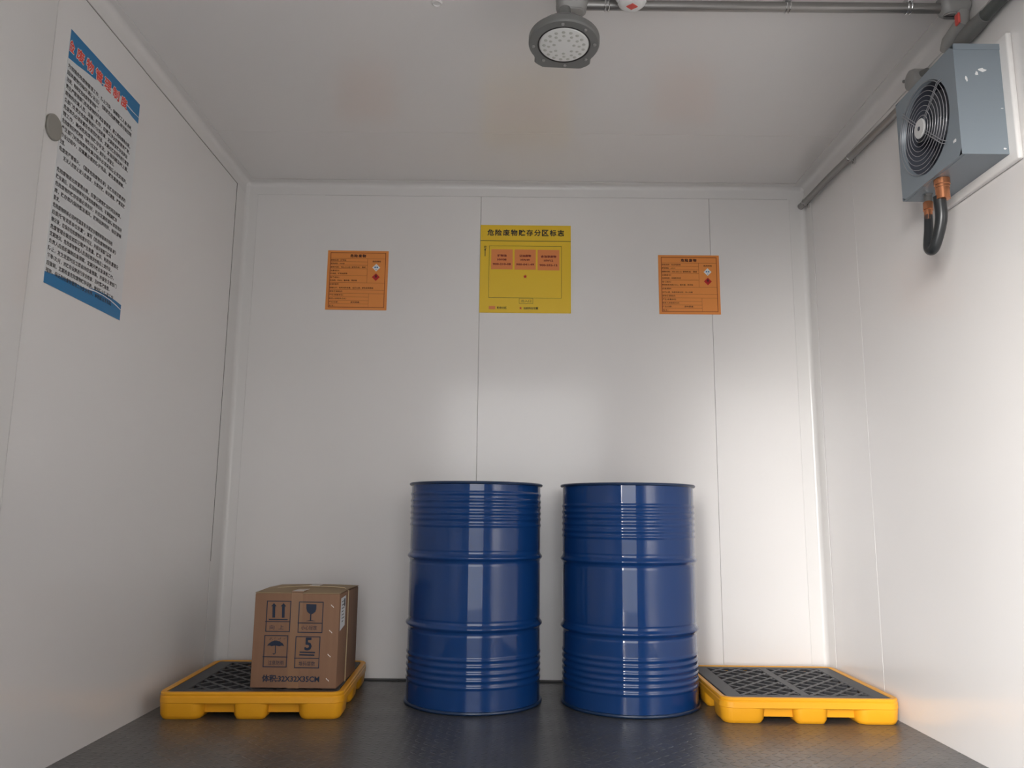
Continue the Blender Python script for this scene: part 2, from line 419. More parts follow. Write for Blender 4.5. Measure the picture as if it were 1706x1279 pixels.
# ------------------------------------------------------------------ spill pallets
def pallet(label, x, y, rz, w, ht):
    """x,y = front left corner, turned by rz"""
    t = thing('spill_pallet', label, 'pallet', (x, y, 0), rz, 'yellow spill pallets with dark gratings')
    h = w/2
    def lp(ins, z, r): return [(h+px, h+py, z) for px, py in rrect(h-ins, h-ins, max(r-ins, .004), 7)]
    b = bmesh.new()
    k = ht/.1
    loft(b, [lp(.085, .024*k, .05), lp(.06, .058*k, .05), lp(.004, .058*k, .05), lp(.0, .062*k, .05), lp(0, .083*k, .05), lp(.003, .0865*k, .05), lp(.0015, .0895*k, .05), lp(.0015, .096*k, .05),
              lp(.005, .1*k, .05), lp(.020, .1*k, .05), lp(.024, .097*k, .05), lp(.026, .088*k, .05), lp(.036, .088*k, .05), lp(.045, .02*k, .05)])
    def foot(cx, cyy, hx, hy, r=.03):
        def l(ins, z): return [(cx+px, cyy+py, z) for px, py in rrect(hx-ins, hy-ins, max(r-ins, .003), 5)]
        loft(b, [l(.016, 0), l(.012, .002), l(.004, .016*k), l(0, .06*k)])
    c = .088
    for sx in (c, w-c):
        for s_y in (c, w-c): foot(sx, s_y, c-.002, c-.002, .045)
    for (fx, fy, hx, hy) in ((h, .062, .066, .060), (h, w-.062, .066, .060), (.062, h, .060, .066), (w-.062, h, .060, .066), (h, h, .07, .07)): foot(fx, fy, hx, hy)
    link('sump_tray', b, M_YEL, t)
    # grating: frame, middle bar and diamond lattice
    b = bmesh.new(); z0, z1 = .089*k, .0985*k
    a0, a1 = .028, w-.028; bw, bf = .066, .040
    box(b, (a0, a0, z0), (a0+bw, a1, z1), .003, 1); box(b, (a1-bw, a0, z0), (a1, a1, z1), .003, 1)
    box(b, (a0+bw-.004, a0, z0), (a1-bw+.004, a0+bf, z1), .003, 1); box(b, (a0+bw-.004, a1-bf, z0), (a1-bw+.004, a1, z1), .003, 1)
    box(b, (h-.018, a0+bf-.003, z0), (h+.018, a1-bf+.003, z1), .002, 1)
    for x0, x1 in ((a0+bw-.002, h-.016), (h+.016, a1-bw+.002)):
        y0, y1 = a0+bf-.002, a1-bf+.002
        pit = (x1-x0)/2.75; sl = .9
        for s in (1, -1):
            k0 = -14
            for kk in range(-14, 30):
                # line x = xs + s*(yy-y0)*sl
                xs = x0+kk*pit*.999
                tA, tB = 0., (y1-y0)
                # clip in x
                lo, hi = (x0-xs)/(s*sl), (x1-xs)/(s*sl)
                if lo > hi: lo, hi = hi, lo
                ta, tb = max(tA, lo), min(tB, hi)
                if tb-ta < .012: continue
                p0 = Vector((xs+s*ta*sl, y0+ta)); p1 = Vector((xs+s*tb*sl, y0+tb)); d = (p1-p0).normalized(); n2 = Vector((-d.y, d.x))*.0075
                zt = z1-.0010 if s == 1 else z1-.0014
                q = [p0-n2, p1-n2, p1+n2, p0+n2]
                A = [b.verts.new((v.x, v.y, z0-.006)) for v in q]; B = [b.verts.new((v.x, v.y, zt)) for v in q]
                for i in range(4): b.faces.new((A[i], A[(i+1) % 4], B[(i+1) % 4], B[i]))
                b.faces.new(B); b.faces.new(A[::-1])
    link('grating', b, M_GRATE, t, smooth=False)
    # corner lift holes in the grating
    return t
pallet('yellow spill pallet with dark grating carrying the cardboard carton, left corner', -1.338, -.806, .045, .700, .100)
pallet('empty yellow spill pallet with dark grating in the right corner beside the drum', .8085, -.7697, -.0047, .690, .096)

# ------------------------------------------------------------------ carton
CW, CD, CH = .338, .364, .363
t = thing('cardboard_carton', 'brown cardboard carton with blue handling symbols, strapped and standing on the left yellow pallet', 'box', (-1.0175, -.7055, .1002), -.0096)
b = bmesh.new(); box(b, (0, 0, 0), (CW, CD, CH-.004), .004, 2)
link('carton_body', b, M_CARD, t)
def flap(y0, y1, zf, zb, nm):
    b = bmesh.new(); nseg = 14; rows = []
    for i in range(nseg+1):
        x = CW*i/nseg; sag = .006*math.sin(PI*i/nseg)*(1 if y0 < CD/2 else .6)
        rows.append([(x, y0, CH+zf), (x, (y0+y1)/2, CH+(zf+zb)/2+sag*.4), (x, y1, CH+zb+sag)])
    for k in range(2):
        for i in range(nseg):
            for h0, h1 in ((0, .0035),):
                q = [rows[i][k], rows[i+1][k], rows[i+1][k+1], rows[i][k+1]]
                A = [b.verts.new((p[0], p[1], p[2]+h0)) for p in q]; B = [b.verts.new((p[0], p[1], p[2]+h1)) for p in q]
                for j in range(4): b.faces.new((A[j], A[(j+1) % 4], B[(j+1) % 4], B[j]))
                b.faces.new(B); b.faces.new(A[::-1])
    return link(nm, b, M_CARDEDGE, t, smooth=False, weld=True)
flap(.002, CD/2-.002, -.004, .001, 'flap'); flap(CD/2+.002, CD-.002, .001, -.003, 'flap')
b = bmesh.new(); box(b, (CW/2-.024, -.0006, .0), (CW/2+.022, .0002, CH), 0); box(b, (CW/2-.024, -.0006, CH+.0015), (CW/2+.022, CD*.9, CH+.0055), 0)
link('packing_tape', b, mat('clear_packing_tape', (.31, .175, .10), .12, spec=.8), t, smooth=False)
# strap all round the carton, running across the top and down the right side
b = bmesh.new(); ys = CD*.42; hw = .005
loopP = [(-.0015, -.001)] + [(-.0015, CH*.5), (-.0015, CH+.001), (.10, CH+.010), (CW*.5, CH+.0135), (CW*.8, CH+.012), (CW*.95, CH+.008), (CW+.0015, CH-.004), (CW+.003, CH*.6), (CW+.002, CH*.2), (CW+.0015, -.001)]
for (xa, za), (xb, zb) in zip(loopP, loopP[1:]):
    d = Vector((xb-xa, zb-za)).normalized(); nx, nz = -d.y*.0008, d.x*.0008
    vs = [b.verts.new((x+s*nx, ys+o, z+s*nz)) for (x, z) in ((xa, za), (xb, zb)) for s in (1, -1) for o in (-hw, hw)]
    for q in ((0, 1, 5, 4), (2, 6, 7, 3), (0, 4, 6, 2), (1, 3, 7, 5), (0, 2, 3, 1), (4, 5, 7, 6)): b.faces.new([vs[i] for i in q])
link('strap', b, M_STRAP, t, smooth=False)
S = Sheet((0, 0, 0), (1, 0, 0), (0, 0, 1))
def cpt(px, py):   # photo-like layout of the printed face -> metres on the face
    f = (py-985.7)/(1146-985.7); xl = 425.9+(418.9-425.9)*f; xr = 559.6+(560.8-559.6)*f
    return ((px-xl)/(xr-xl)*CW, (1-f)*CH)
def zc(x, y): return cpt(430+x/7.525, 980+y/7.525)
b = bmesh.new(); h0, h1 = .0008, .0013
def crect(x0, y0, x1, y1, tt=.0032):
    a = zc(x0, y1); c = zc(x1, y0); S.frame(b, a[0], a[1], c[0], c[1], tt, h0, h1)
crect(95, 150, 400, 545); crect(485, 157, 785, 553); crect(72, 588, 375, 990); crect(458, 597, 765, 997)
for (x0, x1, yy) in ((92, 395, 415), (482, 782, 430), (70, 372, 860), (455, 762, 873)):
    a = zc(x0, yy); c = zc(x1, yy); S.line(b, a[0], a[1], c[0], a[1], .003, h0, h1)
def cl(x0, y0, x1, y1, tt): a = zc(x0, y0); c = zc(x1, y1); S.line(b, a[0], a[1], c[0], c[1], tt, h0, h1)
def cpoly(pts): S.poly(b, [zc(*p) for p in pts][::-1], h0, h1)
for ax in (193, 307):
    cl(ax, 365, ax, 215, .0105); cpoly([(ax-32, 220), (ax, 180), (ax+32, 220)])
cl(135, 388, 362, 388, .004)
# wine glass
cpoly([(580, 188), (700, 190), (700, 250), (690, 285), (665, 308), (640, 318), (615, 306), (592, 283), (581, 245)])
cl(637, 315, 637, 400, .005); cpoly([(575, 404), (620, 395), (655, 395), (700, 404)]); cl(505, 426, 722, 428, .002)
# umbrella
cpoly([(120, 722), (140, 695), (175, 668), (222, 655), (270, 665), (310, 690), (328, 722), (300, 718), (270, 726), (222, 718), (175, 726), (150, 718)])
cl(222, 655, 222, 815, .003); cl(222, 815, 205, 828, .003); cl(205, 828, 195, 815, .003)
for i in range(16):
    x = 150+rnd.random()*210; y = 612+rnd.random()*45; cl(x, y, x-9, y+14, .0012)
# 5 and stacking bars
a = zc(620, 772); S.text(b, '5', a[0], a[1], .047, .0013, .026, .03, 'c')
cl(520, 797, 708, 800, .0052); cl(515, 830, 700, 833, .0052)
for txt, (cxx, cyb), wd in (('向  上', (232, 505), .056), ('小心轻放', (622, 507), .062), ('注意防雨', (232, 952), .062), ('堆码层数', (612, 957), .064)):
    a = zc(cxx, cyb+10); S.text(b, txt, a[0], a[1], .017, .0013, wd, 0.0, 'c')
a = zc(68, 1172); c = zc(760, 1172); S.text(b, '体积:32X32X35CM', a[0], a[1], .0265, .0013, c[0]-a[0]+.004, .03)
link('printed_marks', b, M_INK, t, smooth=False)
for yy in (1008, 1051, 1091, 1131):
    b = bmesh.new()
    for k in (-1, 1):
        a = cpt(548.5-(yy-1008)*.02+k*1.3, yy+k*1.2); S.line(b, a[0]-.0025, a[1]+.003, a[0]+.0025, a[1]-.003, .0022, .0002, .0016)
    link('staple', b, M_STAPLE, t, smooth=False)
SR = Sheet((CW, 0, 0), (0, 1, 0), (0, 0, 1))
b = bmesh.new(); SR.poly(b, [(.02, .215), (.105, .228), (.108, .345), (.024, .340)], .0004, .0010)
lb = link('address_label', b, M_PAPER, t, smooth=False); lb['label'] = 'white paper label'
b = bmesh.new()
for i in range(7): SR.line(b, .034+.002*i, .325-i*.013, .07+.018*((i*7) % 3)/2, .327-i*.013, .003, .001, .0014)
SR.rect(b, .075, .305, .095, .335, .001, .0014)
link('label_print', b, M_BLACK, lb, smooth=False)

# ------------------------------------------------------------------ yellow zoning sign
t = thing('zoning_sign', 'square yellow hazardous waste storage zoning sign, centre of the back wall', 'sign', (-.178, -.004, 1.8007))
SW, SH = .4705, .4712
S = Sheet((0, 0, 0), (1, 0, 0), (0, 0, 1))
b = bmesh.new(); box(b, (0, 0, 0), (SW, .0035, SH), .0008, 1); link('board', b, M_SIGNY, t)
def ys(x, y): return ((x-148)/1067*SW + 0, (1-(y-108)/1042)*SH)     # layout read from an enlarged view
b = bmesh.new(); e0, e1 = 0, .0006
a = ys(150, 298); S.line(b, 0, a[1], SW, a[1], .0024, e0, e1)
a = ys(253, 975); c = ys(1106, 358); S.frame(b, a[0], a[1], c[0], c[1], .0013, e0, e1)
a = ys(610, 1040); c = ys(773, 978); S.frame(b, a[0], a[1], c[0], c[1], .0011, e0, e1)
a = ys(205, 485); c = ys(205, 412); S.line(b, a[0], a[1], c[0], c[1], .0035, e0, e1); S.poly(b, [(c[0]-.0055, c[1]), (c[0]+.0055, c[1]), (c[0], c[1]+.010)], e0, e1)
link('map_lines', b, M_BLACK, t, smooth=False)
b = bmesh.new()
a = ys(230, 236); c = ys(1136, 236); spaced(S, b, '危险废物贮存分区标志', a[0]+.0172, (c[0]-a[0]-.0344)/9, a[1], .0335, .0335, .0007, .028)
a = ys(190, 392); S.text(b, '北', a[0], a[1], .015, .0007, .014, .02)
a = ys(636, 1026); S.text(b, '出入口', a[0], a[1], .0145, .0007, .050, .0)
a = ys(352, 1106); S.text(b, '贮存分区', a[0], a[1], .0125, .0007, .050, .02)
a = ys(664, 1108); S.text(b, '当前所在位置', a[0], a[1], .0125, .0007, .074, .02)
link('lettering', b, M_BLACK, t, smooth=False)
for x0, x1, y0, y1, l1, l2, l3, w1 in ((278, 530, 400, 638, '矿物油', 'HW08', '900-210-08', .047), (553, 802, 400, 640, '沾油废物', 'HW49', '900-041-49', .060), (824, 1080, 402, 646, '含油漆废物', 'HW12', '900-252-12', .080)):
    a = ys(x0, y1); c = ys(x1, y0)
    b = bmesh.new(); S.rect(b, a[0], a[1], c[0], c[1], 0, .0006); zp = link('zone_panel', b, M_PANELO, t, smooth=False)
    b = bmesh.new(); m = (a[0]+c[0])/2
    S.text(b, l1, m, a[1]+.0675, .0125, .0012, w1, .045, 'c'); S.text(b, l2, m, a[1]+.047, .010, .0012, .046, .05, 'c'); S.text(b, l3, m, a[1]+.0225, .010, .0012, .092, .05, 'c')
    link('lettering', b, M_BROWN, zp, smooth=False)
b = bmesh.new(); a = ys(258, 1110); c = ys(334, 1073); S.rect(b, a[0], a[1], c[0], c[1], 0, .0006); link('legend_swatch', b, M_PANELO, t, smooth=False)
b = bmesh.new(); a = ys(679, 722); S.poly(b, star(a[0], a[1], .0125), 0, .0006); link('star', b, M_REDP, t, smooth=False)
b = bmesh.new(); a = ys(628, 1094); S.poly(b, star(a[0], a[1], .0085), 0, .0006); link('star', b, M_REDP, t, smooth=False)

# ------------------------------------------------------------------ orange waste labels
def orange(label, x, z, w, h, rows, roll):
    t = thing('waste_label', label, 'sign', (x, -.003, z), 0, 'orange waste labels on the back wall'); t.rotation_euler = (0, roll, 0)
    S = Sheet((0, 0, 0), (1, 0, 0), (0, 0, 1))
    b = bmesh.new(); box(b, (0, 0, 0), (w, .002, h), .0004, 1); link('board', b, M_SIGNO, t)
    def q(u, v): return (u*w, (1-v)*h)
    b = bmesh.new(); a = q(.045, .96); c = q(.958, .035); S.frame(b, a[0], a[1], c[0], c[1], .0026, 0, .0005)
    for v, u1 in ((.135, .955), (.19, .66), (.248, .66), (.31, .66), (.425, .66), (.545, .955), (.665, .955), (.725, .955), (.785, .70), (.845, .70), (.90, .70)):
        a = q(.05, v); c = q(u1, v); S.line(b, a[0], a[1], c[0], a[1], .0009, 0, .0005)
    a = q(.66, .545); c = q(.66, .135); S.line(b, a[0], a[1], c[0], c[1], .0009, 0, .0005)
    a = q(.70, .955); c = q(.70, .725); S.line(b, a[0], a[1], c[0], c[1], .0009, 0, .0005)
    link('ruling', b, M_BROWN, t, smooth=False)
    b = bmesh.new()
    a = q(.50, .115); spaced(S, b, '危险废物', a[0]-.0315, .021, a[1], .0175, .0165, .0006, .04)
    a = q(.81, .195); S.text(b, '危险特性', a[0], a[1], .0085, .0006, .044, .02, 'c')
    for txt, u, v in rows:
        a = q(u, v); n = sum(1 if ord(ch) > 255 else .55 for ch in txt); S.text(b, txt, a[0], a[1], .0085, .0006, n*.0098, .012)
    link('lettering', b, mat('dark_brown_print', (.07, .015, .008), .5), t, smooth=False)
    for (v, m, m2, nm) in ((.285, M_PAPER, M_BLUEP, 'white_hazard_diamond'), (.445, M_REDP, M_BLACK, 'red_hazard_diamond')):
        a = q(.805, v); r = .0205
        b = bmesh.new(); S.poly(b, [(a[0]-r, a[1]), (a[0], a[1]-r), (a[0]+r, a[1]), (a[0], a[1]+r)], 0, .0006); d = link('hazard_diamond', b, m, t, smooth=False); d['label'] = nm.replace('_', ' ')
        b = bmesh.new()
        if m is M_PAPER:
            S.rect(b, a[0]-.009, a[1]-.002, a[0]-.002, a[1]+.005, .0006, .001); S.rect(b, a[0]+.002, a[1]-.002, a[0]+.009, a[1]+.005, .0006, .001); S.rect(b, a[0]-.002, a[1]-.013, a[0]+.002, a[1]-.009, .0006, .001)
        else:
            S.poly(b, [(a[0]-.005, a[1]-.001), (a[0]+.005, a[1]-.001), (a[0]+.006, a[1]+.006), (a[0]+.001, a[1]+.015), (a[0]-.005, a[1]+.007)], .0006, .001); S.line(b, a[0]-.006, a[1]-.004, a[0]+.006, a[1]-.004, .0015, .0006, .001)
        link('pictogram', b, M_BLUEP if m is M_PAPER else mat('dark_red_flame', (.12, .01, .01), .5), d, smooth=False)
common = [('应急措施：', .055, .585), ('废物来源描述：', .055, .705), ('产生/收集单位：', .055, .765), ('联系人和联系方式：', .055, .825), ('产生日期：', .055, .885), ('废物重量：', .41, .885), ('备注：', .055, .945)]
orange('orange hazardous waste label on the back wall, left of the yellow sign', -.9698, 1.8087, .3150, .3170,
       [('废物名称：矿物油', .055, .178), ('废物类别：HW08', .055, .236), ('废物代码：900-210-08  废物形态：液态', .055, .296), ('主要成分：', .055, .355), ('石油类、矿物油类等', .055, .405), ('有害成分：', .055, .47), ('石油类、PAHs、重金属、苯系物', .055, .52), ('穿戴防护、吸附材料收集，远离火源，避免直接接触', .055, .645)] + common, .004)
orange('orange hazardous waste label on the back wall, right of the yellow sign', .7462, 1.8022, .3155, .3152,
       [('废物名称：含油漆废物', .055, .178), ('废物类别：HW12', .055, .236), ('废物代码：900-252-12  废物形态：固态', .055, .296), ('主要成分：', .055, .355), ('油漆残渣、树脂颜料类', .055, .405), ('有害成分：', .055, .47), ('挥发性有机物VOCs、重金属、苯系物', .055, .52), ('远离火源、热源及氧化剂，专人收集', .055, .645)] + common, -.003)

# ------------------------------------------------------------------ wall poster (left wall)
t = thing('rules_poster', 'white rules poster with blue bands and red title on the left wall', 'poster', (XL+.0012, -1.662, 1.449))
PW, PH = .471, .832
S = Sheet((0, 0, 0), (0, 1, 0), (0, 0, 1)); S.n = Vector((1, 0, 0))
b = bmesh.new(); S.rect(b, 0, 0, PW, PH, -.001, .0008); link('sheet', b, M_POST, t, smooth=False)
b = bmesh.new(); V = lambda u, v: (u, PH-v)
def band(b, top, bot, h0=.0008, h1=.0011):
    for i in range(len(top)-1):
        S.poly(b, [top[i], bot[i], bot[i+1], top[i+1]], h0, h1)
us = [0, .05, .10, .16, .20, .25, .30, .34, .385, .43, .4705]
vb = [.0988, .094, .086, .079, .067, .052, .044, .044, .049, .051, .051]
band(b, [V(u, 0) for u in us], [V(u, v) for u, v in zip(us, vb)])
S.poly(b, [V(.200, .070), V(.200, .0755), V(.213, .0745), V(.213, .068)], .0008, .0011)
band(b, [V(.372, .0535), V(.42, .0555), V(.4705, .0535)], [V(.372, .066), V(.42, .074), V(.4705, .077)])
link('top_band', b, M_BLUEP, t, smooth=False)
b = bmesh.new(); us = [0, .03, .06, .10, .14, .17, .20]; vt = [.797, .7955, .791, .788, .786, .785, .786]
band(b, [V(u, v) for u, v in zip(us, vt)], [V(u, PH) for u in us])
us = [.20, .24, .29, .34, .39, .43, .4705]; vt = [.786, .784, .778, .777, .780, .787, .795]
band(b, [V(u, v) for u, v in zip(us, vt)], [V(u, PH) for u in us])
us = [.25, .30, .35, .40, .44, .4705]
band(b, [V(u, v) for u, v in zip(us, [.775, .770, .768, .769, .772, .776])], [V(u, v) for u, v in zip(us, [.7765, .774, .774, .778, .7845, .792])])
link('bottom_band', b, M_BLUEP, t, smooth=False)
b = bmesh.new(); spaced(S, b, '险废物管理制度', .0045, .0586, PH-.0735, .0445, .0385, .0014, .085, umin=.0005); link('title_outline', b, M_PAPER, t, smooth=False)
b = bmesh.new(); spaced(S, b, '险废物管理制度', .0045, .0586, PH-.0735, .0445, .0385, .0020, .032, umin=.0005); link('title_lettering', b, mat('bright_red_title', (.80, .075, .05), .5), t, smooth=False)
lines = ['为加强危险废物管理工作，防止污染，保障职工人身健康，', '固体废物污染环境防治法》《国家危险废物贮存污染控制', '法规，特制定危险废物管理制度。', '责生产管理部门危险废物的环境监督管理，建立危险废物台账，',
 '废物的收集人员、运输、贮存，应建立健全的管理责任制，', '各部门负责对危险废物进行分类收集，定期检查贮存设施运', '危废库内必须设置符合规范的标志，定期对贮存场所进行清理', '理工作，确保危险废物贮存安全，发现问题及时上报，',
 '危险废物应按照种类、特性分区存放，做好出入库登记，', '产生部门对危险废物收集过程中必须采取防止泄漏措施，', '作业过程中，应佩戴必要的防护用品，避免直接接触，', '主管。', '危废库严禁烟火，《国家危险废物名录》及贮存规范要求的',
 '无关人员禁止进入危废库，分类存放、标识清楚、严禁混放', '', '危险废物进出库管理台账，应登记清楚贮存时间及种类，', '贮存满后，应及时转移并记录危险废物去向，不得超期贮存', '危险废物的贮存容器必须完好，并应定期检查防渗层完好',
 '库，贮存库内保持整洁通风，照明设施完好、标识清晰', '要求。', '危险废物转移必须按照国家有关规定办理转移联单并存档', '应委托“有资质单位处置”，填写《危险废物转移联单》', '做记录，应保存危险废物经营许可证，并报环保部门备案',
 '危废管理台账应如实记载产生数量、贮存、利用处置情况', '定期培训，危险废物管理人员须经培训合格后上岗作业，', '负责人应组织编制应急预案，定期开展应急演练工作，', '防止，发生泄漏时应立即启动应急预案，并报告主管部门',
 '每季/次/月，对贮存设施进行安全检查，及时整改隐患，', '应做到，定期检查危险废物贮存设施，做好防火防盗工作', '措施，保证危险废物管理工作安全有序，本制度自发布起']
ends = [.428, .428, .20, .428, .428, .415, .428, .428, .33, .425, .41, .03, .43, .43, 0, .41, .385, .425, .425, .035, .37, .40, .37, .425, .38, .40, .425, .38, .41, .40]
b = bmesh.new()
for i, (tx, en) in enumerate(zip(lines, ends)):
    if not tx: continue
    v = .1208+.02305*i
    indent = .03 if i == 13 else .0035
    S.text(b, tx, indent, PH-v-.0085, .0155, .0013, en-indent, .018)
link('body_text', b, mat('poster_black_print', (.035, .032, .033), .5), t, smooth=False)

# grey round cap on the left wall beside the poster
b = lathe(bmesh.new(), [(.039, -.002), (.0405, .002), (.0405, .007), (.037, .0095)], 48, axis=(1, 0, 0), c=(XL, -1.700, 1.9268))
tag(link('hole_cover', b, M_DISC), 'round grey-beige cover disc on the left wall at the poster edge', 'cover')
b = lathe(bmesh.new(), [(.019, 0), (.019, -.003), (.014, -.006), (.012, -.003), (.006, -.003)], 32, c=(-.2727, -1.506, H))
tag(link('screw_cap', b, M_TRIM), 'small round white screw cap on the ceiling at the top edge', 'cap')

# ------------------------------------------------------------------ fan unit on the right wall
X0, X1, Y0, Y1, Z0, Z1 = 1.357, 1.505, -1.698, -1.326, 1.8705, 2.2335
t = thing('wall_fan', 'square blue-grey fan unit with round wire grille high on the right wall', 'fan', (XR, -1.511, 1.87))
def rel(p): return (p[0]-XR, p[1]+1.511, p[2]-1.87)
FC = (-1.4985, 2.0545); FR = .1545
b = bmesh.new()
def V3(x, y, z): return b.verts.new(rel((x, y, z)))
n = 64
outer = []
for k in range(n):
    a = 2*PI*k/n; c_, s_ = math.cos(a), math.sin(a)
    yr = ((Y1-FC[0]) if c_ > 0 else (FC[0]-Y0))/max(abs(c_), 1e-6); zr = ((Z1-FC[1]) if s_ > 0 else (FC[1]-Z0))/max(abs(s_), 1e-6)
    m_ = min(yr, zr); outer.append((FC[0]+c_*m_, FC[1]+s_*m_))
O = [V3(X0, y, z) for y, z in outer]
I = [V3(X0, FC[0]+FR*math.cos(2*PI*k/n), FC[1]+FR*math.sin(2*PI*k/n)) for k in range(n)]
I2 = [V3(X0+.012, FC[0]+(FR-.006)*math.cos(2*PI*k/n), FC[1]+(FR-.006)*math.sin(2*PI*k/n)) for k in range(n)]
for k in range(n):
    j = (k+1) % n; b.faces.new((O[k], I[k], I[j], O[j])); b.faces.new((I[k], I2[k], I2[j], I[j]))
corners = [(Y0, Z0), (Y1, Z0), (Y1, Z1), (Y0, Z1)]
A = [V3(X0, y, z) for y, z in corners]; B = [V3(X1, y, z) for y, z in corners]
for k in range(4): b.faces.new((A[k], A[(k+1) % 4], B[(k+1) % 4], B[k]))
b.faces.new(B)
# folded seams: lip along top of the near side, strip along the lower front edge
box(b, rel((X0+.002, Y0-.0025, Z1-.018)), rel((X1, Y0+.001, Z1+.002)), .0008, 1)
box(b, rel((X0+.010, Y0+.004, Z0-.0018)), rel((X0+.013, Y1-.004, Z0+.0005)))
casing = link('casing', b, M_CASE, t)
def scuff(b, face, pts):
    for poly in pts:
        A = [b.verts.new(rel(p)) for p in poly]; b.faces.new(A)
near = lambda x, z: (x, Y0-.0006, z); fr = lambda y, z: (X0-.0006, y, z)
def blob(cx, cz, rx, rz, f, n=9, seed=1):
    r_ = random.Random(seed); return [f(cx+rx*math.cos(2*PI*k/n)*(.6+.7*r_.random()), cz+rz*math.sin(2*PI*k/n)*(.6+.7*r_.random())) for k in range(n)]
NX = lambda px: X0+(px-1597)/(1668-1597)*(X1-X0)
chips = [blob(NX(1637), 2.148, .012, .006, near, seed=2), blob(NX(1629), 2.136, .005, .008, near, seed=3), blob(NX(1613), 2.118, .004, .009, near, seed=4),
         blob(NX(1660), 1.888, .005, .003, near, seed=6), blob(NX(1662), 2.02, .005, .0016, near, seed=8), blob(-1.668, 1.928, .012, .006, fr, seed=7)]
for pts_ in chips:
    bmx = bmesh.new(); bmx.faces.new([bmx.verts.new(rel(p)) for p in pts_]); pc = link('paint_chip', bmx, M_PAPER, t, smooth=False); pc['label'] = 'white scuff in the paint'
# dark inside
b = lathe(bmesh.new(), [(FR-.006, .012), (FR-.010, .115), (.02, .118)], 64, axis=(1, 0, 0), c=rel((X0, FC[0], FC[1])), cap0=False)
link('inner_shroud', b, M_DARKF, t)
b = lathe(bmesh.new(), [(.040, .05), (.042, .11)], 32, axis=(1, 0, 0), c=rel((X0, FC[0], FC[1]))); link('motor', b, M_BLADE, t)
for k in range(5):
    b = bmesh.new(); a0 = 2*PI*k/5+.35; rows = []
    for i in range(7):
        rr = .035+(FR-.018-.035)*i/6; sw = .10*i/6
        row = []
        for j in range(6):
            aa = a0+sw+(j/5-.5)*(.95-.25*i/6); xx = X0+.045+.035*(j/5)
            row.append((xx, FC[0]+rr*math.cos(aa), FC[1]+rr*math.sin(aa)))
        rows.append(row)
    vs = [[b.verts.new(rel(p)) for p in r] for r in rows]
    for i in range(6):
        for j in range(5): b.faces.new((vs[i][j], vs[i+1][j], vs[i+1][j+1], vs[i][j+1]))
    bmesh.ops.solidify(b, geom=list(b.faces), thickness=.002)
    link('fan_blade', b, M_BLADE, t)
gb = bmesh.new(); gx = X0-.010
for i in range(8): torus(gb, rel((gx+.004*(i/7)**2, FC[0], FC[1])), (1, 0, 0), .043+(.150-.043)*i/7, .0010, 64, 6)
for dy, dz in ((-.146, .119), (.129, .124), (-.165, -.148)):
    l = math.hypot(dy, dz); dy /= l; dz /= l
    for s in (-1, 1):
        oy, oz = -dz*.0045*s, dy*.0045*s
        tube(gb, [rel((gx-.0015, FC[0]+dy*.03+oy, FC[1]+dz*.03+oz)), rel((gx-.0015, FC[0]+dy*.152+oy, FC[1]+dz*.152+oz)), rel((X0-.001, FC[0]+dy*.164+oy, FC[1]+dz*.164+oz))], .0012, 6)
gr = link('wire_grille', gb, M_WIRE, t)
b = lathe(bmesh.new(), [(.031, 0), (.033, -.004), (.030, -.007), (.009, -.0072)], 40, axis=(1, 0, 0), c=rel((gx, FC[0], FC[1])), cap0=True, cap1=True)
hb = link('hub_plate', b, M_HUB, gr); hb['label'] = 'pale round hub plate'
b = lathe(bmesh.new(), [(.0075, -.0073), (.0075, -.0080)], 20, axis=(1, 0, 0), c=rel((gx, FC[0], FC[1]))); link('hub_bolt', b, M_DARKF, gr)
# white mounting frame between the unit and the wall
b = bmesh.new(); f0, f1 = .038, .030
box(b, rel((X1-.004, Y0-f0, Z0-f1)), rel((XR-.0005, Y1+.02, Z1+.02)), .006, 3)
link('mounting_frame', b, M_TRIM, t)
# hose with its copper fittings
t = thing('drain_hose', 'short black rubber hose looping from a copper fitting beneath the wall fan', 'hose', (1.385, -1.52, 1.65))
o3 = Vector((1.385, -1.52, 1.65)); HB = Vector((1.392, -1.515, 0))
b = lathe(bmesh.new(), [(.016, .2195), (.0245, .2190), (.0245, .200), (.0225, .198), (.0225, .190), (.0215, .189), (.0215, .151), (.018, .150)], 32, c=(.007, .005, 0)); link('upper_fitting', b, M_COPPER, t)
pts = []
P0 = Vector((1.386, -1.505, 1.815)); P1 = Vector((1.388, -1.500, 1.735)); P2 = Vector((1.378, -1.465, 1.655)); P3 = Vector((1.378, -1.430, 1.665)); P4 = Vector((1.394, -1.410, 1.735)); P5 = Vector((1.402, -1.400, 1.79))
ctrl = [P0, P1, P2, P3, P4, P5]
def catmull(c, m=8):
    c = [c[0]*2-c[1]]+c+[c[-1]*2-c[-2]]; o = []
    for i in range(1, len(c)-2):
        for k in range(m):
            s = k/m; o.append(.5*((2*c[i])+(c[i+1]-c[i-1])*s+(2*c[i-1]-5*c[i]+4*c[i+1]-c[i+2])*s*s+(-c[i-1]+3*c[i]-3*c[i+1]+c[i+2])*s**3))
    return o+[c[-2]]
b = bmesh.new(); hp = [p-o3 for p in catmull(ctrl)]; tube(b, hp, [.0195-.006*i/(len(hp)-1) for i in range(len(hp))], 20); link('hose', b, M_HOSE, t)
b = bmesh.new(); pq = P5-o3; dd = (P5-P4).normalized(); tube(b, [pq-dd*.02, pq-dd*.019, pq+dd*.02, pq+dd*.021, pq+dd*.05], [.013, .0135, .0135, .016, .016], 18)
link('lower_fitting', b, M_COPPER, t)
b = bmesh.new(); tube(b, [pq+dd*.05, pq+dd*.085, Vector((1.41, -1.40, 1.874))-o3], .013, 16); link('steel_stub', b, M_GALV, t)

